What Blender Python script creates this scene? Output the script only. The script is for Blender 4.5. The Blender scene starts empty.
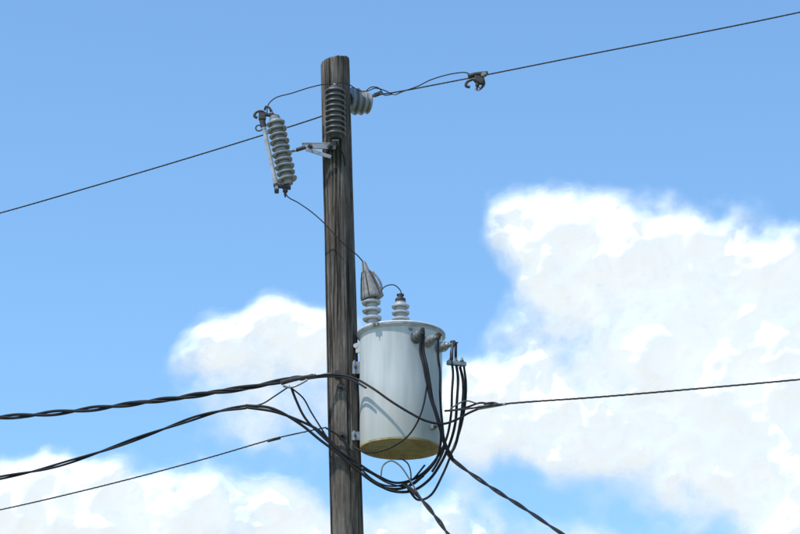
import bpy, math, random
import numpy as np
from mathutils import Vector, Matrix, noise
random.seed(4)
scene = bpy.context.scene

# ------------------------------------------------------------------ camera
ELEV = math.radians(19.0)
CAM = Vector((0, -18.5, 1.6))
FPX = 2836.0            # focal length for an 800 px wide frame
cam_d = bpy.data.cameras.new("camera")
cam = bpy.data.objects.new("camera", cam_d)
scene.collection.objects.link(cam)
cam.location = CAM
cam.rotation_euler = (math.pi/2 + ELEV, 0, 0)
cam_d.sensor_width = 36
cam_d.lens = FPX/800*36
cam_d.clip_start = 0.1
cam_d.clip_end = 20000
scene.camera = cam

def ray(px, py):
    a = (px-400)/FPX; b = -(py-267)/FPX
    c, s = math.cos(ELEV), math.sin(ELEV)
    return Vector((a, c-b*s, s+b*c))
def P(px, py, y=0.0):
    """surveyed point of the photo, at depth y (pole axis stands at y=0)"""
    d = ray(px, py); t = (y-CAM.y)/d.y
    return CAM + d*t
POLE_X = -0.40
def Q(px, py, off=0.0, k=0.6):
    """point on the vertical plane of the line route: y = off - k*(x-pole_x)"""
    d = ray(px, py)
    t = (off - k*(CAM.x-POLE_X) - CAM.y)/(d.y + k*d.x)
    return CAM + d*t

# ------------------------------------------------------------------ materials
def mat(name, col, rough=0.6, metal=0.0, col2=None, scale=8.0, bump=0.0, bscale=60, stretch=(1,1,1), spec=0.5):
    m = bpy.data.materials.new(name); m.use_nodes = True
    nt = m.node_tree; b = nt.nodes["Principled BSDF"]
    b.inputs["Roughness"].default_value = rough
    b.inputs["Metallic"].default_value = metal
    b.inputs["Specular IOR Level"].default_value = spec
    tc = nt.nodes.new("ShaderNodeTexCoord"); mp = nt.nodes.new("ShaderNodeMapping")
    mp.inputs["Scale"].default_value = stretch
    nt.links.new(tc.outputs["Object"], mp.inputs[0])
    n = nt.nodes.new("ShaderNodeTexNoise"); n.inputs["Scale"].default_value = scale
    n.inputs["Detail"].default_value = 6; n.inputs["Roughness"].default_value = 0.65
    nt.links.new(mp.outputs[0], n.inputs[0])
    r = nt.nodes.new("ShaderNodeValToRGB")
    r.color_ramp.elements[0].position = 0.35; r.color_ramp.elements[1].position = 0.68
    c2 = col2 if col2 else tuple(c*0.8 for c in col)
    r.color_ramp.elements[0].color = (*c2, 1); r.color_ramp.elements[1].color = (*col, 1)
    nt.links.new(n.outputs["Fac"], r.inputs[0]); nt.links.new(r.outputs[0], b.inputs["Base Color"])
    if bump > 0:
        n2 = nt.nodes.new("ShaderNodeTexNoise"); n2.inputs["Scale"].default_value = bscale
        n2.inputs["Detail"].default_value = 4
        nt.links.new(mp.outputs[0], n2.inputs[0])
        bp = nt.nodes.new("ShaderNodeBump"); bp.inputs["Strength"].default_value = bump
        bp.inputs["Distance"].default_value = 0.004
        nt.links.new(n2.outputs["Fac"], bp.inputs["Height"]); nt.links.new(bp.outputs[0], b.inputs["Normal"])
    return m

M_black  = mat("black_insulation", (0.016,0.016,0.018), 0.6, 0, (0.009,0.009,0.011), 30, spec=.25)
M_alu    = mat("weathered_aluminium_strand", (0.14,0.135,0.13), 0.5, 0.5, (0.07,0.07,0.07), 40)
M_wire   = mat("dark_conductor", (0.045,0.042,0.042), 0.65, 0.2, (0.025,0.022,0.022), 40, spec=.3)
M_galv   = mat("galvanised_steel", (0.34,0.35,0.36), 0.5, 0.5, (0.20,0.20,0.20), 25, 0.2)
M_galvd  = mat("aged_dark_steel", (0.075,0.07,0.066), 0.6, 0.4, (0.035,0.03,0.026), 25, 0.2)
M_porc   = mat("grey_porcelain", (0.46,0.47,0.48), 0.18, 0, (0.34,0.35,0.36), 14)
M_porcd  = mat("weathered_porcelain", (0.31,0.315,0.315), 0.3, 0, (0.17,0.175,0.177), 14)
M_poly   = mat("dark_polymer", (0.13,0.132,0.135), 0.4, 0, (0.08,0.081,0.083), 20)
M_tube   = mat("fibre_fuse_tube", (0.46,0.47,0.48), 0.5, 0, (0.3,0.3,0.3), 20)
M_guard  = mat("wildlife_guard_plastic", (0.25,0.25,0.245), 0.55, 0, (0.15,0.145,0.14), 30)
M_copper = mat("tinned_ground_wire", (0.45,0.43,0.40), 0.4, 0.5, (0.3,0.28,0.26), 30)

# ------------------------------------------------------------------ mesh builder
class MB:
    def __init__(s): s.v=[]; s.f=[]; s.m=[]; s.mats=[]
    def mi(s, m):
        if m not in s.mats: s.mats.append(m)
        return s.mats.index(m)
    def rings(s, rings, m, cap0=True, cap1=True):
        i = s.mi(m); base = len(s.v); n = len(rings[0])
        for r in rings: s.v.extend([tuple(p) for p in r])
        for k in range(len(rings)-1):
            a = base+k*n; b = a+n
            for j in range(n):
                j2=(j+1)%n
                s.f.append((a+j,a+j2,b+j2,b+j)); s.m.append(i)
        if cap0: s.f.append(tuple(base+j for j in reversed(range(n)))); s.m.append(i)
        if cap1:
            a=base+(len(rings)-1)*n; s.f.append(tuple(a+j for j in range(n))); s.m.append(i)
    def tube(s, pts, r, m, n=10):
        fr = frames(pts); rs=[]
        for k,(p,u,w) in enumerate(fr):
            rr = r(k/(len(pts)-1)) if callable(r) else r
            rs.append([p+u*(rr*math.cos(t))+w*(rr*math.sin(t)) for t in [2*math.pi*j/n for j in range(n)]])
        s.rings(rs, m)
    def lathe(s, o, axis, prof, m, n=40):
        """prof: list of (dist along axis, radius)"""
        a = Vector(axis).normalized(); u = a.orthogonal().normalized(); w = a.cross(u)
        rs=[[Vector(o)+a*h+u*(max(r,1e-4)*math.cos(2*math.pi*j/n))+w*(max(r,1e-4)*math.sin(2*math.pi*j/n)) for j in range(n)] for h,r in prof]
        s.rings(rs, m)
    def box(s, c, size, m, rot=None, bev=0.12):
        c=Vector(c); R = rot if rot else Matrix.Identity(3)
        x,y,z=[q/2 for q in size]; b=min(size)*bev
        def ring(zz,ins):
            xx=x-ins; yy=y-ins; 
            pts=[(xx,yy-b),(xx-b,yy),(-xx+b,yy),(-xx,yy-b),(-xx,-yy+b),(-xx+b,-yy),(xx-b,-yy),(xx,-yy+b)]
            return [c+R@Vector((p[0],p[1],zz)) for p in pts]
        s.rings([ring(-z,b),ring(-z+b,0),ring(z-b,0),ring(z,b)], m)
    def bolt(s, c, axis, m, r=0.012, h=0.014):
        s.lathe(c, axis, [(0,r*1.5),(0.003,r*1.5),(0.003,r),(h,r),(h,r*.55),(h*2,r*.55)], m, 6)
    def build(s, name, ang=35):
        me = bpy.data.meshes.new(name)
        V=np.array(s.v); c=(V.min(0)+V.max(0))/2
        me.from_pydata((V-c).tolist(), [], s.f)
        for m in s.mats: me.materials.append(m)
        me.polygons.foreach_set("material_index", s.m)
        me.polygons.foreach_set("use_smooth", [True]*len(s.f))
        me.update(); me.set_sharp_from_angle(angle=math.radians(ang))
        ob=bpy.data.objects.new(name, me); ob.location=c
        scene.collection.objects.link(ob); return ob

def frames(pts):
    out=[]; u=None
    for k,p in enumerate(pts):
        t=(pts[min(k+1,len(pts)-1)]-pts[max(k-1,0)]).normalized()
        if u is None: u=t.orthogonal().normalized()
        u=(u-t*u.dot(t)).normalized(); w=t.cross(u); out.append((p,u,w))
    return out

def spline(ctrl, step=0.02):
    c=[Vector(p) for p in ctrl]; c=[c[0]*2-c[1]]+c+[c[-1]*2-c[-2]]
    out=[]
    for i in range(1,len(c)-2):
        p0,p1,p2,p3=c[i-1:i+3]
        t0=0; d=lambda a,b: max((a-b).length,1e-6)**0.5
        t1=d(p0,p1); t2=t1+d(p1,p2); t3=t2+d(p2,p3)
        n=max(3,int((p2-p1).length/step))
        for j in range(n):
            t=t1+(t2-t1)*j/n
            A1=p0*((t1-t)/t1)+p1*(t/t1)
            A2=p1*((t2-t)/(t2-t1))+p2*((t-t1)/(t2-t1))
            A3=p2*((t3-t)/(t3-t2))+p3*((t-t2)/(t3-t2))
            B1=A1*((t2-t)/t2)+A2*(t/t2)
            B2=A2*((t3-t)/(t3-t1))+A3*((t-t1)/(t3-t1))
            out.append(B1*((t2-t)/(t2-t1))+B2*((t-t1)/(t2-t1)))
    out.append(c[-2]); return out

def twist(mb, pts, n, off, r, pitch, mats, seg=8, phase=0, wob=0.0):
    fr=frames(pts); L=[0]
    for a,b in zip(pts,pts[1:]): L.append(L[-1]+(b-a).length)
    for k in range(n):
        q=[]
        for (p,u,w),l in zip(fr,L):
            pr = 1+wob*noise.noise(Vector((l*0.9,phase,0)))
            a=phase+2*math.pi*(l/pitch+wob*noise.noise(Vector((l*.6,3.1,phase)))+k/n)
            q.append(p+u*(off*pr*math.cos(a))+w*(off*pr*math.sin(a)))
        mb.tube(q, r, mats[k%len(mats)], seg)

def sheds(L, n, rc, rs, droop=0.012, alt=None):
    """insulator profile: n skirts on a core"""
    pr=[(0,rc)]; p=L/n
    for k in range(n):
        z=k*p; R=rs*(alt if (alt and k%2) else 1)
        pr+= [(z+p*0.22,rc),(z+p*0.22-droop*0.3,R*0.93),(z+p*0.26,R),(z+p*0.40,R*0.98),(z+p*0.58,rc+(R-rc)*0.35),(z+p*0.78,rc)]
    pr.append((L,rc)); return pr

# ------------------------------------------------------------------ utility pole
top=P(335,62); low=P(347,534)
def axis(z):
    t=(z-low.z)/(top.z-low.z); return low+(top-low)*t
def prad(z):
    t=(z-low.z)/(top.z-low.z); return 0.1105+(0.1005-0.1105)*t if t>0 else 0.1105+0.0055*(-t*2.0)
def wood():
    m=bpy.data.materials.new("weathered_wood"); m.use_nodes=True; nt=m.node_tree; N=nt.nodes; Lk=nt.links
    b=N["Principled BSDF"]; b.inputs["Roughness"].default_value=0.9; b.inputs["Specular IOR Level"].default_value=0.2
    tc=N.new("ShaderNodeTexCoord")
    def nz(st,sc,det=8,rough=.6):
        mp=N.new("ShaderNodeMapping"); mp.inputs["Scale"].default_value=st
        Lk.new(tc.outputs["Object"],mp.inputs[0])
        n=N.new("ShaderNodeTexNoise"); n.inputs["Scale"].default_value=sc; n.inputs["Detail"].default_value=det
        n.inputs["Roughness"].default_value=rough; Lk.new(mp.outputs[0],n.inputs[0]); return n
    g=nz((1,1,0.06),62,10,.78); g2=nz((1,1,0.025),30,6); pch=nz((1,1,0.35),7,6)
    r=N.new("ShaderNodeValToRGB"); e=r.color_ramp.elements
    e[0].position=.32; e[0].color=(0.040,0.033,0.028,1); e[1].position=.72; e[1].color=(0.27,0.242,0.215,1)
    x=r.color_ramp.elements.new(.5); x.color=(0.122,0.104,0.089,1)
    Lk.new(g.outputs["Fac"],r.inputs[0])
    r2=N.new("ShaderNodeValToRGB"); e=r2.color_ramp.elements
    e[0].position=.38; e[0].color=(0.25,0.24,0.23,1); e[1].position=.46; e[1].color=(1,1,1,1)
    Lk.new(g2.outputs["Fac"],r2.inputs[0])
    mx=N.new("ShaderNodeMix"); mx.data_type='RGBA'; mx.blend_type='MULTIPLY'; mx.inputs[0].default_value=1
    Lk.new(r.outputs[0],mx.inputs[6]); Lk.new(r2.outputs[0],mx.inputs[7])
    r3=N.new("ShaderNodeValToRGB"); e=r3.color_ramp.elements
    e[0].position=.35; e[0].color=(0.66,0.61,0.56,1); e[1].position=.65; e[1].color=(1.2,1.19,1.17,1)
    Lk.new(pch.outputs["Fac"],r3.inputs[0])
    mx2=N.new("ShaderNodeMix"); mx2.data_type='RGBA'; mx2.blend_type='MULTIPLY'; mx2.inputs[0].default_value=1
    Lk.new(mx.outputs[2],mx2.inputs[6]); Lk.new(r3.outputs[0],mx2.inputs[7]); Lk.new(mx2.outputs[2],b.inputs["Base Color"])
    ad=N.new("ShaderNodeMath"); ad.operation='ADD'; Lk.new(g.outputs["Fac"],ad.inputs[0]); Lk.new(r2.outputs[0],ad.inputs[1])
    bp=N.new("ShaderNodeBump"); bp.inputs["Strength"].default_value=.85; bp.inputs["Distance"].default_value=0.008
    Lk.new(ad.outputs[0],bp.inputs["Height"]); Lk.new(bp.outputs[0],b.inputs["Normal"])
    return m
mb=MB(); W=wood(); nS=140; rs=[]
zs=list(np.linspace(-0.3,5.8,60))+list(np.linspace(5.82,top.z,280))
checks=[(random.uniform(0,6.28),random.uniform(5.9,9.3),random.uniform(0.3,1.4)) for _ in range(36)]+[(4.3,9.2,1.2),(4.9,8.9,0.9),(4.0,7.0,1.5),(5.0,6.6,1.0),(4.55,7.9,0.7)]
def ring_at(z, shrink=1.0, lift=None):
    c=axis(z); R=prad(z)*shrink; o=[]
    for j in range(nS):
        a=2*math.pi*j/nS; ca,sa=math.cos(a),math.sin(a)
        d=0.004*noise.noise(Vector((ca*1.5,sa*1.5,z*0.8)))+0.004*noise.noise(Vector((ca*7,sa*7,z*0.7+5)))+0.0026*noise.noise(Vector((ca*16,sa*16,z*1.5+9)))
        for (ac,zc,ln) in checks:
            dz=abs(z-zc)/ln*2
            if dz<1:
                da=abs((a-ac-0.05*noise.noise(Vector((z*1.5,ac,0)))+math.pi)%(2*math.pi)-math.pi)
                if da<0.05: d-=0.018*(1-dz)**0.5*(1-da/0.05)
        p=Vector((c.x+ca*(R+d*shrink), c.y+sa*(R+d*shrink), z))
        if lift: p.z+=lift(p,c)
        o.append(p)
    return o
slope=lambda p,c:(p.x-c.x)*0.20
for z in zs:
    k=max(0,(z-(top.z-0.4))/0.4)
    rs.append(ring_at(z,1,lambda p,c,k=k: k*slope(p,c)+(0.010*k*noise.noise(p*40))))
for sh in (0.965,0.8,0.5,0.2,0.02):
    rs.append(ring_at(top.z+0.006,sh,lambda p,c: slope(p,c)+0.006*noise.noise(p*30)))
mb.rings(rs,W)
fz=lambda z,a,e=0.0:(axis(z)+Vector((math.cos(a),math.sin(a),0))*(prad(z)+e))
mb.tube([fz(z,3.6,0.004)+Vector((0.003*noise.noise(Vector((z*2,0,0))),0,0)) for z in np.linspace(0,9.0,160)],0.004,M_wire,6)
for z in (P(347,392).z,P(347,440).z):
    mb.lathe(fz(z,math.radians(262),0.0),(math.cos(math.radians(262)),math.sin(math.radians(262)),0),[(-.01,.028),(.006,.028),(.006,.014),(.02,.014),(.02,.009),(.045,.009)],M_galvd,12)
mb.build("utility_pole",50)

# ------------------------------------------------------------------ transformer
def tank_paint():
    m=bpy.data.materials.new("tank_paint"); m.use_nodes=True; nt=m.node_tree; N=nt.nodes; Lk=nt.links
    b=N["Principled BSDF"]; b.inputs["Roughness"].default_value=0.55; b.inputs["Specular IOR Level"].default_value=.35
    tc=N.new("ShaderNodeTexCoord")
    n=N.new("ShaderNodeTexNoise"); n.inputs["Scale"].default_value=5; n.inputs["Detail"].default_value=7
    mp=N.new("ShaderNodeMapping"); mp.inputs["Scale"].default_value=(3,3,0.35); Lk.new(tc.outputs["Object"],mp.inputs[0]); Lk.new(mp.outputs[0],n.inputs[0])
    r=N.new("ShaderNodeValToRGB"); e=r.color_ramp.elements
    e[0].position=.3; e[0].color=(0.42,0.435,0.43,1); e[1].position=.62; e[1].color=(0.54,0.55,0.54,1)
    Lk.new(n.outputs["Fac"],r.inputs[0])
    n2=N.new("ShaderNodeTexNoise"); n2.inputs["Scale"].default_value=28; n2.inputs["Detail"].default_value=8; n2.inputs["Roughness"].default_value=.75
    Lk.new(tc.outputs["Object"],n2.inputs[0])
    r2=N.new("ShaderNodeValToRGB"); e=r2.color_ramp.elements
    e[0].position=.64; e[0].color=(0,0,0,1); e[1].position=.74; e[1].color=(1,1,1,1); Lk.new(n2.outputs["Fac"],r2.inputs[0])
    mx=N.new("ShaderNodeMix"); mx.data_type='RGBA'; Lk.new(r2.outputs[0],mx.inputs[0]); Lk.new(r.outputs[0],mx.inputs[6]); mx.inputs[7].default_value=(0.22,0.17,0.12,1)
    # grime gathering towards the foot of the tank
    sp=N.new("ShaderNodeSeparateXYZ"); Lk.new(tc.outputs["Object"],sp.inputs[0])
    g=N.new("ShaderNodeMapRange"); g.inputs[1].default_value=-.25; g.inputs[2].default_value=-.60; g.inputs[3].default_value=0; g.inputs[4].default_value=.7; Lk.new(sp.outputs[2],g.inputs[0])
    gm=N.new("ShaderNodeMath"); gm.operation='MULTIPLY'; Lk.new(g.outputs[0],gm.inputs[0]); Lk.new(n.outputs["Fac"],gm.inputs[1])
    mx3=N.new("ShaderNodeMix"); mx3.data_type='RGBA'; Lk.new(gm.outputs[0],mx3.inputs[0]); Lk.new(mx.outputs[2],mx3.inputs[6]); mx3.inputs[7].default_value=(0.30,0.27,0.19,1)
    Lk.new(mx3.outputs[2],b.inputs["Base Color"])
    bp=N.new("ShaderNodeBump"); bp.inputs["Strength"].default_value=.12; bp.inputs["Distance"].default_value=.01
    Lk.new(n.outputs["Fac"],bp.inputs["Height"]); Lk.new(bp.outputs[0],b.inputs["Normal"])
    return m
M_tank=tank_paint()
M_bot=mat("yellow_cream_base",(0.70,0.67,0.46),0.6,0,(0.54,0.45,0.16),4,0.15)  # mottled pale yellow colour of the tank underside
M_rust=mat("rusty_rim",(0.50,0.41,0.16),0.7,0,(0.22,0.13,0.05),16,0.3)
TY=-0.06
ct=P(401,336,TY); cb=P(400.5,449.5,TY)
zt,zb=ct.z,cb.z; TR=0.2815
mb=MB(); H=zt-zb
up=(0,0,1); B=Vector((cb.x,TY,zb))
ax=(Vector((ct.x,TY,zt))-B).normalized()
mb.lathe(B,ax,[(0.018,0.0),(0.018,TR-0.024),(0.004,TR-0.020),(0.0,TR-0.016)],M_bot,96)
mb.lathe(B,ax,[(0.0,TR-0.0155),(-0.002,TR-0.012),(0.0,TR-0.008),(0.010,TR-0.0075)],M_rust,96)
mb.lathe(B,ax,[(0.011,TR-0.0075),(0.02,TR-0.0065),(H*0.5,TR-0.002),(H-0.045,TR),(H-0.035,TR+0.002),(H-0.012,TR+0.004)],M_tank,96)
# lid with rolled edge and clamp band
mb.lathe(B,ax,[(H-0.014,TR-0.004),(H-0.016,TR+0.010),(H-0.010,TR+0.017),(H+0.012,TR+0.018),(H+0.020,TR+0.012),(H+0.024,TR-0.004),(H+0.040,TR*0.75),(H+0.052,TR*0.4),(H+0.056,0)],M_tank,96)
mb.lathe(B,ax,[(H-0.008,TR+0.0165),(H-0.007,TR+0.0215),(H+0.008,TR+0.0215),(H+0.009,TR+0.0165)],M_galv,96)
def onT(ang,z,e=0.0):  # ang degrees, 270 faces camera
    a=math.radians(ang); return Vector((ct.x+math.cos(a)*(TR+e),TY+math.sin(a)*(TR+e),z))
def dirT(ang): a=math.radians(ang); return Vector((math.cos(a),math.sin(a),0))
def Rz(ang): return Matrix.Rotation(math.radians(ang),3,'Z')
mb.box(onT(236,zt,0.028),(0.02,0.05,0.024),M_galv,Rz(236)); mb.bolt(onT(236,zt,0.038),dirT(236),M_galv,.007,.01)
for a in (182,352):
    mb.box(onT(a,zt-0.09,0.012),(0.03,0.012,0.07),M_tank,Rz(a)); mb.lathe(onT(a,zt-0.075,0.028)-Vector((0,0,0)),dirT(a+90),[(-.008,.016),(.008,.016)],M_tank,16)
for z,hh in ((P(357,372).z,0.085),(P(357,440).z,0.06)):
    for dy in (-0.055,0.055):
        c=Vector((ct.x-TR-0.012,TY+dy+0.02,z)); mb.box(c,(0.075,0.012,hh),M_galv)
    mb.box(Vector((ct.x-TR-0.035,TY+0.02,z)),(0.012,0.15,hh*1.15),M_galv)
    mb.bolt(Vector((ct.x-TR-0.03,TY-0.036,z)),(0,-1,0),M_galvd,.012,.012)
mb.box(onT(318,zb+0.1,0.008),(0.03,0.035,0.03),M_galv,Rz(318)); mb.bolt(onT(318,zb+0.1,0.02),dirT(318),M_galvd,.009)
mb.lathe(onT(283,zt-0.035,-.005),dirT(283),[(0,.014),(.02,.014),(.02,.010),(.034,.010),(.034,.004)],M_galv,12)
# --- HV bushing with wildlife guard
b0=Vector((P(373,325,TY).x,TY,zt+0.03)); b1=P(371,297,TY)
d=(b1-b0); L=d.length
mb.lathe(b0-d.normalized()*0.01,d,[(0,.052),(.018,.052),(.022,.040),(.03,.036)],M_galv,32)
mb.lathe(b0+d.normalized()*0.018,d,sheds(L-0.018,4,0.037,0.067,0.02),M_porc,40)
g0=P(372.5,299,TY); g1=P(363.5,261,TY); gd=(g1-g0); gl=gd.length
u=gd.normalized()
mb.lathe(g0,u,[(0,.062),(.004,.074),(.02,.076),(.035,.072),(.09,.058),(.16,.040),(.22,.024),(gl-.01,.014),(gl,.006)],M_guard,24)
for k in range(12):   # finned slots
    a=2*math.pi*k/12; uu=u.orthogonal().normalized(); ww=u.cross(uu); rd=uu*math.cos(a)+ww*math.sin(a)
    pts=[g0+u*h+rd*r for h,r in ((.01,.080),(.04,.073),(.09,.062),(.16,.044),(.2,.032))]
    mb.tube(pts,0.0045,M_galvd if k%2 else M_guard,6)
mb.tube(spline([P(380,296,TY),P(381.5,287,TY-.02),P(378.5,279,TY-.02),P(373,272,TY)],.01),0.008,M_guard,8)
# --- second bushing
s0=Vector((P(401,322,TY).x,TY+0.02,zt+0.045)); s1=P(400.5,302,TY+.02); d=s1-s0; L=d.length; dn=d.normalized()
mb.lathe(s0-dn*0.01,d,[(0,.055),(.014,.055),(.02,.042),(.03,.038)],M_galv,32)
mb.lathe(s0+dn*0.018,d,sheds(L-0.02,4,0.038,0.063,0.015),M_porc,40)
mb.lathe(s1-dn*.004,d,[(0,.034),(.012,.038),(.028,.034),(.034,.018),(.05,.016),(.052,.008),(.065,.008)],M_galvd,20)
mb.box(s1+dn*0.05,(.05,.02,.016),M_galvd)
# LV bushings with spade terminals
LVT=[]
for a,(px,py) in ((291,(419,338)),(309,(435.5,343)),(332,(446,350))):
    z=zt-0.10 if a==291 else (zt-0.115 if a==309 else zt-0.13)
    o=onT(a,z,-0.01); dd=(dirT(a)+Vector((0,0,0.12))).normalized()
    mb.lathe(o,dd,[(0,.040),(.014,.040),(.016,.030),(.03,.030),(.034,.036),(.044,.036),(.050,.026),(.06,.026),(.064,.032),(.074,.032),(.08,.022),(.095,.020),(.097,.011),(.13,.011)],M_porcd if a!=291 else M_poly,24)
    e=o+dd*0.125
    mb.box(e,(.035,.02,.045),M_galvd,Rz(a)); mb.bolt(e+dd*.01,dd,M_galvd,.01)
    LVT.append(e)
mb.build("pole_mounted_transformer")

# ------------------------------------------------------------------ fuse cutout
FY=-0.14
mb=MB()
c0=P(287.5,181,FY); c1=P(275,119,FY); d=c1-c0; L=d.length; dn=d.normalized()
mb.lathe(c0,d,sheds(L,10,0.040,0.071,0.018,0.93),M_porcd,40)
mb.lathe(c0-dn*.03,d,[(0,.02),(.004,.035),(.03,.036),(.036,.03)],M_galv,20)
mb.lathe(c1-dn*.005,d,[(0,.032),(.004,.036),(.025,.035),(.03,.02)],M_galv,20)
mid=(c0+c1)/2
mb.lathe(mid-dn*.016,d,[(0,.04),(.001,.05),(.03,.05),(.031,.04)],M_galv,24)
t1=c1+dn*.02
mb.box(t1+Vector((-.045,0,.012)),(.13,.035,.016),M_galvd,Matrix.Rotation(math.radians(8),3,'Y'))
mb.box(t1+Vector((-.085,0,-.008)),(.05,.045,.04),M_galvd)
mb.tube(spline([t1+Vector((-.06,0,.02)),t1+Vector((-.09,-.01,.035)),t1+Vector((-.125,-.01,.03)),t1+Vector((-.14,-.01,.0)),t1+Vector((-.12,-.01,-.015))],.01),.010,M_galvd,8)
mb.tube(spline([t1+Vector((-.02,0,.02)),t1+Vector((-.035,-.01,.06)),t1+Vector((-.06,0,.075)),t1+Vector((-.07,.01,.05))],.01),.008,M_galvd,8)
mb.bolt(t1+Vector((-.02,0,.02)),(0,0,1),M_galv,.012)
f1=P(263,124,FY-.01); f0=P(276,184,FY-.01); fd=(f0-f1)
mb.lathe(f1,fd,[(0,.016),(.04,.017),(.042,.0145),(fd.length-.05,.0145),(fd.length-.048,.018),(fd.length,.018)],M_tube,20)
mb.lathe(f1-fd.normalized()*.03,fd,[(0,.012),(.004,.02),(.05,.022),(.055,.015)],M_galvd,16)
ringc=f1+Vector((-.028,0,-.03))
mb.tube([ringc+Vector((.022*math.cos(a),0,.022*math.sin(a))) for a in np.linspace(0,6.28,20)],.005,M_galvd,6)
h=P(281,187,FY)
mb.box(h+Vector((.008,0,.004)),(.12,.045,.018),M_galvd,Matrix.Rotation(math.radians(10),3,'Y'))
mb.box(h+Vector((-.03,0,-.012)),(.03,.055,.055),M_galvd)
mb.box(h+Vector((.03,0,-.018)),(.035,.03,.04),M_galvd)
mb.lathe(h+Vector((-.03,-.035,-.015)),(0,1,0),[(0,.012),(.07,.012)],M_galv,10)
mb.lathe(h+Vector((.03,0,-.03)),(0,0,-1),[(0,.010),(.03,.010),(.032,.006),(.045,.006)],M_galvd,10)
pa=P(289,152,FY+.03); pb=P(306,147,FY+.02)
mb.tube(spline([pa,P(297,150,FY+.02),pb],.01),.009,M_galv,8)
def strap(mb,a,b,w,t,m):
    dx=(b-a); X=dx.normalized(); Y=Vector((0,1,0)); Y=(Y-X*Y.dot(X)).normalized(); Z=X.cross(Y)
    R=Matrix((X,Y,Z)).transposed(); mb.box((a+b)/2,(dx.length,t,w),m,R)
strap(mb,P(302,145.5,-.12),P(336,146.5,-.125),.042,.010,M_galv)
strap(mb,P(302,144,-.105),P(334,144,-.108),.008,.045,M_galv)
strap(mb,P(306,149,-.135),P(331,157,-.135),.026,.008,M_galv)
mb.bolt(P(310,147,-.13),(0,-1,0),M_galvd,.014); mb.bolt(P(330,147,-.13),(0,-1,0),M_galvd,.014)
mb.lathe(P(296,150,FY+.01),(P(306,147,FY)-P(296,150,FY)),[(0,.014),(.07,.014)],M_galvd,10)
mb.build("fuse_cutout")

# ------------------------------------------------------------------ surge arrester
mb=MB(); AY=-0.19
a0=P(335.5,136,AY); a1=P(335,88,AY); d=a1-a0; L=d.length; dn=d.normalized()
mb.lathe(a0,d,sheds(L,9,0.045,0.073,0.012),M_poly,40)
mb.lathe(a0-dn*.022,d,[(0,.02),(.003,.042),(.022,.046)],M_galvd,24)
mb.lathe(a1,d,[(0,.04),(.012,.038),(.016,.012),(.045,.010)],M_galvd,20)
mb.bolt(a1+dn*.02,d,M_galv,.013)
mb.box(a0+Vector((0,.045,-.035)),(.045,.12,.012),M_galv)
mb.tube(spline([a0+Vector((0,0,-.02)),a0+Vector((.01,-.01,-.06)),a0+Vector((.05,.05,-.11)),a0+Vector((.07,.12,-.2))],.01),.005,M_black,6)
mb.build("surge_arrester")

# ------------------------------------------------------------------ post insulator (line post, far side)
mb=MB()
i0=P(338,99,0.10); i1=P(373,104,0.20); d=i1-i0; dn=d.normalized(); L=d.length
mb.lathe(i0,d,[(0,.03),(.07,.03),(.072,.055),(.085,.055)],M_galvd,24)
s_=i0+dn*.08
mb.lathe(s_,d,[(0,.06),(.004,.094),(.014,.098),(.022,.094),(.030,.070),(.046,.068),(.050,.094),(.060,.098),(.068,.093),(.076,.068),(.092,.066),(.096,.088),(.106,.092),(.114,.086),(.122,.062),(.136,.060),(.140,.074),(.150,.078),(.158,.072),(.166,.05),(.172,.02)],M_porcd,48)
mb.build("line_post_insulator")

# ------------------------------------------------------------------ primary conductor
def extend(pts, back=None, fwd=None, n=12, ln=14, curve=0.0):
    out=list(pts)
    if back:
        d=(pts[0]-pts[1]).normalized(); out=[pts[0]+d*(ln*k/n)+Vector((0,0,curve*(ln*k/n)**2)) for k in range(n,0,-1)]+out
    if fwd:
        d=(pts[-1]-pts[-2]).normalized(); out=out+[pts[-1]+d*(ln*k/n)+Vector((0,0,curve*(ln*k/n)**2)) for k in range(1,n+1)]
    return out
OFF=0.30
mb=MB()
ctrl=[Q(0,213,OFF),Q(80,190,OFF),Q(160,166.5,OFF),Q(250,139,OFF),Q(322,116,OFF-.02),P(352,104.5,.24),P(374,96,.20)]
ctrl+= [Q(400,91.3,OFF-.02),Q(478,76.3,OFF),Q(580,56,OFF),Q(690,34.5,OFF),Q(800,12,OFF)]
pts=spline(extend(ctrl,1,1,ln=25,n=5,curve=.004),.03)
twist(mb,pts,4,0.0026,0.0032,0.16,[M_wire],6)
mb.tube([P(374,96,.20)+Vector((.012*math.cos(a),-0.01,.014*math.sin(a)))+Vector((1,-.2,.35))*(a*.0011) for a in np.linspace(0,50,160)],.003,M_alu,5)
mb.build("primary_power_line")

# hot line clamp
mb=MB(); hc=Q(479,78,OFF)
Y0=hc.y
K=lambda x,y,o=0:P(x,y,Y0+o)
mb.tube(spline([K(468,76),K(474,74.5),K(481,73.5),K(488,73)],.01),.015,M_galvd,10)
mb.box(K(479,80),(.075,.04,.055),M_galvd,Matrix.Rotation(.5,3,'Y'),.25)
mb.tube(spline([K(473,79),K(467,82),K(466,86),K(470,87)],.01),.010,M_galvd,8)
mb.lathe(K(478,80),K(476.5,91)-K(478,80),[(0,.016),(.045,.014),(.046,.008),(.07,.008)],M_galvd,10)
mb.tube([K(478,88)+Vector((.016*math.cos(a),0,.012*math.sin(a)-.005)) for a in np.linspace(0,6.28,16)],.005,M_galv,6)
mb.tube(spline([K(482,75),K(484,84),K(480,89)],.01),.009,M_galvd,8)
mb.box(K(484,74.5,-.01),(.04,.03,.035),M_galv,Matrix.Rotation(-.2,3,'Y'),.25)
mb.build("hot_line_clamp")

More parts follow.
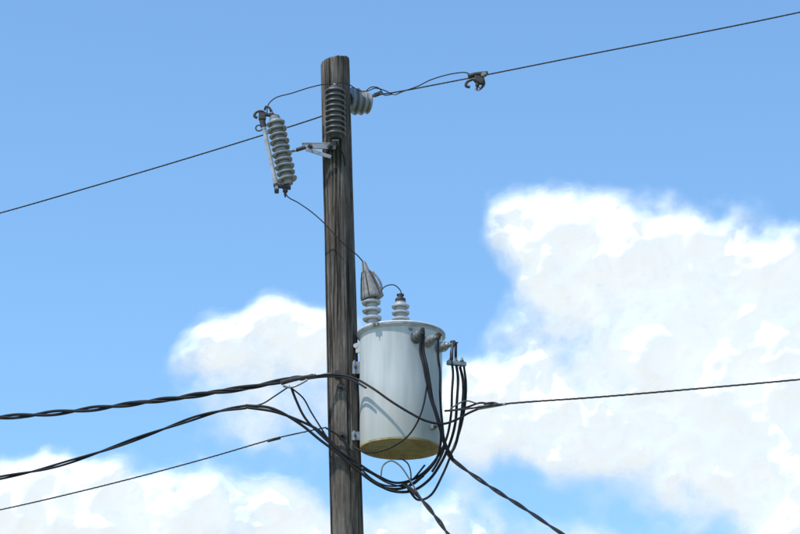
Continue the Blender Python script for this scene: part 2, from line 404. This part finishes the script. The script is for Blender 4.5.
# jumpers
mb=MB()
mb.tube(spline([K(473,76),K(466,72.5),K(456,73),K(444,75.5),K(430,80),K(418,86),K(404,91),P(392,94,.2),P(385,90.5,.12),P(376,88,.08),P(367,91,.0),P(358,90,-.12),P(348,84,-.17),P(339,82.5,-.19),P(335,85,AY)],.02),.004,M_wire,6)
mb.tube(spline([P(392,94,.2),P(384,95,.16),P(379,88,.16),P(371,87,.16),P(365,92,.16)],.02),.004,M_wire,6)
mb.tube(spline([P(335,84.5,AY),P(326,84,AY),P(311,87,-.17),P(292,93,-.15),P(275,98,-.14),P(268,105,-.14),P(267,114,-.14)],.02),.004,M_wire,6)
mb.tube(spline([P(284,190,FY),P(288,197,FY),P(297,202,-.15),P(309,210,-.16),P(322,221,-.17),P(335,235,-.17),P(347,247,-.15),P(357,255,-.12),P(364,263,TY)],.02),.004,M_wire,6)
mb.tube(spline([P(374,299,TY-.04),P(380,292,TY-.03),P(386,286,TY),P(394,285,TY),P(400,290,TY),P(402.5,297,TY)],.01),.004,M_wire,6)
mb.build("jumper_wire")

# ------------------------------------------------------------------ secondary triplex (left, upper)
mb=MB()
F=-0.13
ctrl=[Q(0,417.5,F),Q(60,412.5,F),Q(120,405.5,F),Q(180,397.5,F),Q(235,389.5,F),Q(285,380.5,F),P(312,376.5,-.14)]
pts=spline(extend(ctrl,1,None,ln=22,n=5,curve=.004),.02)
twist(mb,pts,2,0.0110,0.0105,0.66,[M_black],8,1.0,.45)
twist(mb,pts,1,0.014,0.0050,0.64,[M_wire],6,2.4,.35)
mb.build("twisted_secondary_cable")
mb=MB()
mb.tube(spline([P(281,383,-.16),P(292,380,-.15),P(304,377.5,-.14),P(316,375.5,-.14)],.01),lambda t:.017-.006*t,M_galvd,10)
mb.tube(spline([P(316,375.5,-.14),P(324,374,-.145),P(331,374,-.14),P(338,375,-.13)],.01),.006,M_galv,8)
mb.lathe(P(338,375,-.09),(0,-1,0),[(0,.03),(.02,.03),(.02,.014),(.05,.014)],M_galvd,8)
mb.tube(spline([P(283,386,-.17),P(290,387.5,-.17),P(299,384.5,-.17),P(307,380,-.16)],.01),.008,M_galv,8)
mb.build("dead_end_clamp")

mb=MB()
ctrl=[Q(0,478,F),Q(50,467.5,F),Q(100,452,F),Q(150,434,F),Q(200,416.5,F),Q(225,410,F),Q(246,407,F)]
pts=spline(extend(ctrl,1,None,ln=22,n=5,curve=.004),.02)
twist(mb,pts,2,0.0085,0.0082,1.0,[M_black],8,.4,.3)
mb.build("twisted_secondary_cable")

mb=MB()
ctrl=[Q(0,510,F),Q(70,494,F),Q(140,476.5,F),Q(210,457.5,F),Q(270,440,F),P(300,433,-.13),P(326,427.5,-.125)]
pts=spline(extend(ctrl,1,None,ln=22,n=5,curve=.004),.03)
twist(mb,pts,3,0.0026,0.0032,0.14,[M_wire],6)
mb.tube(spline([Q(268,441,F),Q(280,438,F)],.01),.011,M_galvd,8)
ctrl=[P(447,411,-.44),Q(470,408.5,-.1),Q(505,404,0),Q(600,397,0),Q(700,388.5,0),Q(800,379.5,0)]
pts=spline(extend(ctrl,None,1,ln=14,n=5,curve=.004),.015)
twist(mb,pts,3,0.0030,0.0036,0.17,[M_wire],6)
mb.tube(spline([Q(478,408,-.06),Q(492,406,0),Q(506,404,0)],.01),lambda t:.015-.006*t,M_galv,10)
mb.tube(spline([Q(484,404,-.06),Q(494,403,0),Q(500,405,0)],.01),.008,M_galvd,10)
mb.build("neutral_wire")

# ------------------------------------------------------------------ low voltage leads and drip loops
def cable(name_pts, r, m, wob=.0):
    mb.tube(spline([P(*p) if isinstance(p,tuple) else p for p in name_pts],.015), r, m, 10)
mb=MB()
cable([LVT[0],(421,352,-.40),(424,364,-.42),(427,380,-.42),(431,398,-.42),(436,413,-.42),(441,430,-.40),(446,447,-.36),(452,458,-.33)],.0135,M_black)
cable([LVT[0]+Vector((.01,0,0)),(423.5,350,-.41),(427,366,-.44),(430,384,-.44),(433,402,-.42),(439,422,-.40),(441,440,-.34),(436,460,-.28),(420,478,-.2),(404,488,-.17),(385,488,-.15),(367,478,-.14),(349,461,-.14),(330,441,-.14),(318,430,-.14),(300,421,-.14),(275,412,-.14),(246,407.5,-.1)],.009,M_black)
cable([LVT[2],(451,356,-.30),(453,372,-.30),(452,392,-.30),(451,415,-.28),(446,440,-.24),(434,462,-.2),(416,478,-.17),(396,483,-.16),(376,475,-.15),(356,462,-.15),(338,450,-.15),(322,436,-.145),(305,418,-.145),(296,400,-.15),(291,387,-.16)],.0085,M_black)
cable([LVT[2]+Vector((.02,0,0)),(456,362,-.28),(458,378,-.28),(457,400,-.28),(455,425,-.26),(449,446,-.22),(441,463,-.2),(429,480,-.18),(412,491,-.17),(392,491,-.17),(372,481,-.16),(352,466,-.15),(336,452,-.145),(320,440,-.14),(300,424,-.14),(272,408.5,-.14),(246,405.5,-.1)],.0095,M_black)
cable([(460,367,-.26),(463,380,-.26),(463,400,-.26),(460,425,-.25),(455,446,-.24),(449,456,-.26)],.010,M_black)
cable([(464,367,-.25),(466,385,-.25),(465,405,-.25),(460,430,-.24),(452,452,-.22),(443,474,-.2),(430,496,-.2),(418,500,-.2),(408,489,-.2)],.008,M_black)
cable([LVT[1],(438,356,-.36),(440,372,-.37),(440,392,-.37),(441,410,-.36),(443,432,-.34),(444,448,-.32),(438,462,-.28),(432,472,-.25)],.0085,M_black)
cable([(316,376,-.15),(334,374.5,-.16),(352,377.5,-.22),(372,388,-.36),(392,402,-.42),(410,413,-.44),(426,421,-.44),(442,424,-.42),(456,420,-.36),(470,412.5,-.3),(482,407.5,-.33)],.008,M_black)
cable([(300,380,-.15),(322,377,-.15),(340,377,-.17),(354,381,-.25),(366,388,-.34)],.007,M_black)
cable([(352,446,-.14),(364,452,-.2),(378,452,-.34),(394,446,-.38),(408,436,-.41),(418,421,-.43),(424,403,-.43),(427,385,-.43)],.006,M_black)
cable([(445,411,-.40),(456,410,-.34),(468,407,-.3),(480,403,-.32),(490,404,-.34)],.007,M_black)
cable([(247,407,-.1),(262,404,-.12),(275,396,-.14),(284,390,-.15),(290,386,-.16)],.005,M_black)
cable([(290,387,-.17),(303,398,-.16),(311,412,-.15),(321,428,-.15),(333,446,-.15),(350,462,-.15),(372,474,-.15),(390,484,-.16),(410,486,-.17),(424,476,-.2)],.0055,M_black)
cable([(326,428,-.14),(340,437,-.14),(352,452,-.15),(362,470,-.16),(380,484,-.16),(398,486,-.17),(412,480,-.18),(425,465,-.2)],.0065,M_black)
mb.build("low_voltage_cable")

mb=MB()
cable([(381,476,-.16),(383,466,-.2),(391,461,-.22),(400,466,-.22),(408,477,-.2),(414,487,-.18),(422,500,-.16),(430,510,-.15)],.0055,M_copper)
cable([(400,458,-.1),(408,464,-.14),(411,476,-.16),(409,490,-.17)],.005,M_alu)
cable([(449,411,-.4),(452,408,-.38),(466,401,-.32),(478,404,-.33)],.005,M_alu)
mb.build("grounding_wire")

mb=MB()
strap(mb,P(447,362.5,-.30),P(466,364.5,-.27),.030,.035,M_galv)
for x in (450,456,462):
    mb.bolt(P(x,361,-.29),(0,0,1),M_galv,.010,.012)
mb.tube(spline([LVT[2],P(452,352,-.3),P(452,360,-.3)],.01),.010,M_galvd,8)
mb.build("secondary_connector")

# service drops to customers
mb=MB()
ctrl=[P(446,452,-.3),P(452,459,-.33),P(470,473,-.5),P(495,490,-.8),P(525,509,-1.2),P(562,534,-1.7)]
pts=spline(extend(ctrl,None,1,ln=6,n=3,curve=.01),.015)
twist(mb,pts,2,0.0064,0.0074,0.66,[M_black],8,0,.35)
mb.build("service_drop_cable")
mb=MB()
ctrl=[P(404,484,-.2),P(415,493,-.25),P(427,506,-.4),P(438,520,-.6),P(448,534,-.8)]
pts=spline(extend(ctrl,None,1,ln=5,n=3,curve=.01),.015)
twist(mb,pts,2,0.0066,0.0076,0.6,[M_black],8,0,.35)
mb.build("service_drop_cable")

# ------------------------------------------------------------------ ground
def grass_mat():
    m=bpy.data.materials.new("grass_ground"); m.use_nodes=True; nt=m.node_tree; N=nt.nodes; Lk=nt.links
    b=N["Principled BSDF"]; b.inputs["Roughness"].default_value=.95
    tc=N.new("ShaderNodeTexCoord"); n=N.new("ShaderNodeTexNoise"); n.inputs["Scale"].default_value=.15; n.inputs["Detail"].default_value=12
    Lk.new(tc.outputs["Object"],n.inputs[0]); r=N.new("ShaderNodeValToRGB"); e=r.color_ramp.elements
    e[0].position=.35; e[0].color=(.09,.11,.05,1); e[1].position=.65; e[1].color=(.32,.29,.20,1)
    Lk.new(n.outputs["Fac"],r.inputs[0]); Lk.new(r.outputs[0],b.inputs["Base Color"]); return m
nx=60; gv=[];gf=[]
for j in range(nx+1):
    for i in range(nx+1):
        x=(i/nx*2-1); y=(j/nx*2-1); x=math.copysign(abs(x)**2.5,x)*6000; y=math.copysign(abs(y)**2.5,y)*6000
        r_=math.hypot(x,y); gv.append((x,y,0.0 if r_<6 else 0.12*min(1,(r_-6)/20)*noise.noise(Vector((x*.05,y*.05,0)))))
for j in range(nx):
    for i in range(nx):
        a=j*(nx+1)+i; gf.append((a,a+1,a+nx+2,a+nx+1))
me=bpy.data.meshes.new("ground"); me.from_pydata(gv,[],gf); me.materials.append(grass_mat())
g=bpy.data.objects.new("ground",me); scene.collection.objects.link(g)

# ------------------------------------------------------------------ clouds: a distant billowing bank ~3 km away, lit by the sun plus an even glow of its own
RC=3000.0
NU,NV=440,330
blobs=[ # px,py,rx,ry,weight   (surveyed cloud masses)
 (530,222,46,36,1),(575,238,60,42,1),(625,236,70,46,1),(670,260,70,50,1),(725,290,70,55,1),(780,325,80,60,1),(640,320,85,52,.8),(745,390,120,80,.95),
 (552,285,52,42,.85),(620,410,100,60,.9),(530,412,80,44,.9),(478,402,58,38,.85),(690,450,110,46,.9),(780,470,90,65,.95),(512,335,42,18,.45),
 (840,420,120,120,1),(770,525,75,30,.75),(580,365,60,30,.4),
 (250,350,62,36,.9),(212,345,36,24,.6),(300,332,50,32,.9),(262,400,68,42,.75),(248,440,50,22,.5),(312,390,42,50,.5),
 (130,506,105,38,.95),(40,512,95,44,.95),(180,522,62,34,.8),(20,488,52,24,.5),(90,480,52,18,.5),
 (290,518,78,34,.7),(380,532,80,26,.7),(460,516,60,32,.7),(455,445,45,42,.5),(565,535,95,24,.35),(275,495,30,16,.4),
 (120,590,260,60,1),(450,620,260,70,.9),(760,640,200,80,.8),(-120,540,150,70,.9),(1000,330,160,140,.9)]
B_=np.array(blobs,float)
def density(px,py):
    q=Vector((px/150,py/150,0))
    wx=noise.fractal(q*1.5+Vector((7,3,1)),1.0,2.0,5)*32; wy=noise.fractal(q*1.5+Vector((1,9,4)),1.0,2.0,5)*26
    d=((px+wx-B_[:,0])/B_[:,2])**2+((py+wy-B_[:,1])/B_[:,3])**2
    s=float(np.sum(B_[:,4]*np.exp(-d*1.2)))
    s=1.3*(1-math.exp(-s/1.0))
    n=noise.fractal(q*2.2,0.85,2.1,7)
    return s-0.47+0.36*n*min(1,.2+s*1.1)
def billow(px,py,z0):
    a=0; am=1; f=1/75
    for o in range(4):
        v=noise.noise(Vector((px*f,py*f,z0+o*3.3))); a+=math.sqrt(v*v+.03)*am; am*=.45; f*=2.05
    return a
us=np.linspace(-.34,.34,NU); vs=np.linspace(.14,.60,NV)
cv=np.zeros((NV*NU,3)); dn_=np.full(NV*NU,-1.0); c_,s_e=math.cos(ELEV),math.sin(ELEV)
k=0
for v in vs:
    for u_ in us:
        dep=c_+v*s_e; px=400+FPX*u_/dep; py=267-FPX*(v*c_-s_e)/dep
        R=RC
        if -400<px<1200 and -300<py<850:
            e=min(1,(px+400)/200,(1200-px)/200,(850-py)/150)
            dv=density(px,py)-(1-e)*1.0
            dn_[k]=dv
            if dv>-.5:
                R=RC-45*max(0,min(dv+.3,1.0))-46*billow(px,py,2.0)*min(1,max(0,dv+.4)*1.2)
        L=math.sqrt(1+u_*u_+v*v); cv[k]=(CAM.x+u_*R/L, CAM.y+R/L, CAM.z+v*R/L)
        k+=1
idx=np.arange(NV*NU).reshape(NV,NU)
fa=np.stack([idx[:-1,:-1],idx[:-1,1:],idx[1:,1:],idx[1:,:-1]],-1).reshape(-1,4)
keep=(dn_[fa].max(1)>-0.455); fa=fa[keep]
used=np.unique(fa); remap=-np.ones(NV*NU,int); remap[used]=np.arange(len(used))
me=bpy.data.meshes.new("clouds"); me.from_pydata(cv[used].tolist(),[],remap[fa].tolist())
at=me.attributes.new("vapour_thickness",'FLOAT','POINT'); at.data.foreach_set("value",dn_[used].astype(np.float32))
me.polygons.foreach_set("use_smooth",[True]*len(me.polygons))
def cloud_mat():
    m=bpy.data.materials.new("cloud_vapour"); m.use_nodes=True; nt=m.node_tree; N=nt.nodes; Lk=nt.links
    for x in list(N): N.remove(x)
    out=N.new("ShaderNodeOutputMaterial"); a=N.new("ShaderNodeAttribute"); a.attribute_name="vapour_thickness"
    geo=N.new("ShaderNodeNewGeometry")
    def nz(sc,det,rough,dist=0):
        n=N.new("ShaderNodeTexNoise"); n.inputs["Scale"].default_value=sc; n.inputs["Detail"].default_value=det
        n.inputs["Roughness"].default_value=rough; n.inputs["Distortion"].default_value=dist; Lk.new(geo.outputs["Position"],n.inputs[0]); return n
    n1=nz(0.024,6,.56,.2)
    def mth(op,x,y,clamp=False):
        q=N.new("ShaderNodeMath"); q.operation=op; q.use_clamp=clamp
        for i,z in enumerate((x,y)):
            if isinstance(z,(int,float)): q.inputs[i].default_value=z
            else: Lk.new(z,q.inputs[i])
        return q.outputs[0]
    f=mth('MULTIPLY',mth('SUBTRACT',n1.outputs["Fac"],.5),.55)
    den=mth('ADD',a.outputs["Fac"],f)
    mr=N.new("ShaderNodeMapRange"); mr.interpolation_type='SMOOTHSTEP'; mr.inputs[1].default_value=-.28; mr.inputs[2].default_value=.52
    Lk.new(den,mr.inputs[0])
    em=N.new("ShaderNodeEmission"); em.inputs[0].default_value=(.90,.945,1,1); em.inputs[1].default_value=.74   # constant glow standing in for light scattered inside the vapour
    df=N.new("ShaderNodeBsdfDiffuse"); df.inputs[0].default_value=(.42,.42,.42,1)
    add=N.new("ShaderNodeAddShader"); Lk.new(em.outputs[0],add.inputs[0]); Lk.new(df.outputs[0],add.inputs[1])
    tr=N.new("ShaderNodeBsdfTransparent"); mx=N.new("ShaderNodeMixShader")
    Lk.new(mr.outputs[0],mx.inputs[0]); Lk.new(tr.outputs[0],mx.inputs[1]); Lk.new(add.outputs[0],mx.inputs[2]); Lk.new(mx.outputs[0],out.inputs[0])
    return m
me.materials.append(cloud_mat())
cl=bpy.data.objects.new("clouds",me); scene.collection.objects.link(cl)

# ------------------------------------------------------------------ light
SE=math.radians(60); AZ=math.radians(232)   # azimuth clockwise from +Y : behind the camera, to the left
w=bpy.data.worlds.new("World"); scene.world=w; w.use_nodes=True; nt=w.node_tree
bg=nt.nodes["Background"]; sk=nt.nodes.new("ShaderNodeTexSky"); sk.sky_type='NISHITA'; sk.sun_disc=False
sk.sun_elevation=SE; sk.sun_rotation=AZ; sk.air_density=1.0; sk.dust_density=0.5; sk.ozone_density=1.5
tint=nt.nodes.new("ShaderNodeMix"); tint.data_type='RGBA'; tint.blend_type='MULTIPLY'; tint.inputs[0].default_value=1
tint.inputs[7].default_value=(1.06,1.38,1.52,1)
nt.links.new(sk.outputs[0],tint.inputs[6]); nt.links.new(tint.outputs[2],bg.inputs[0]); bg.inputs[1].default_value=0.15
sd=bpy.data.lights.new("sun",'SUN'); sd.energy=4.2; sd.angle=math.radians(.5); sd.color=(1,.96,.9)
so=bpy.data.objects.new("sun",sd); scene.collection.objects.link(so)
dirn=Vector((math.sin(AZ)*math.cos(SE),math.cos(AZ)*math.cos(SE),math.sin(SE)))
so.rotation_euler=dirn.to_track_quat('Z','Y').to_euler(); so.location=dirn*50
scene.view_settings.view_transform='Standard'; scene.view_settings.look='None'; scene.view_settings.exposure=0
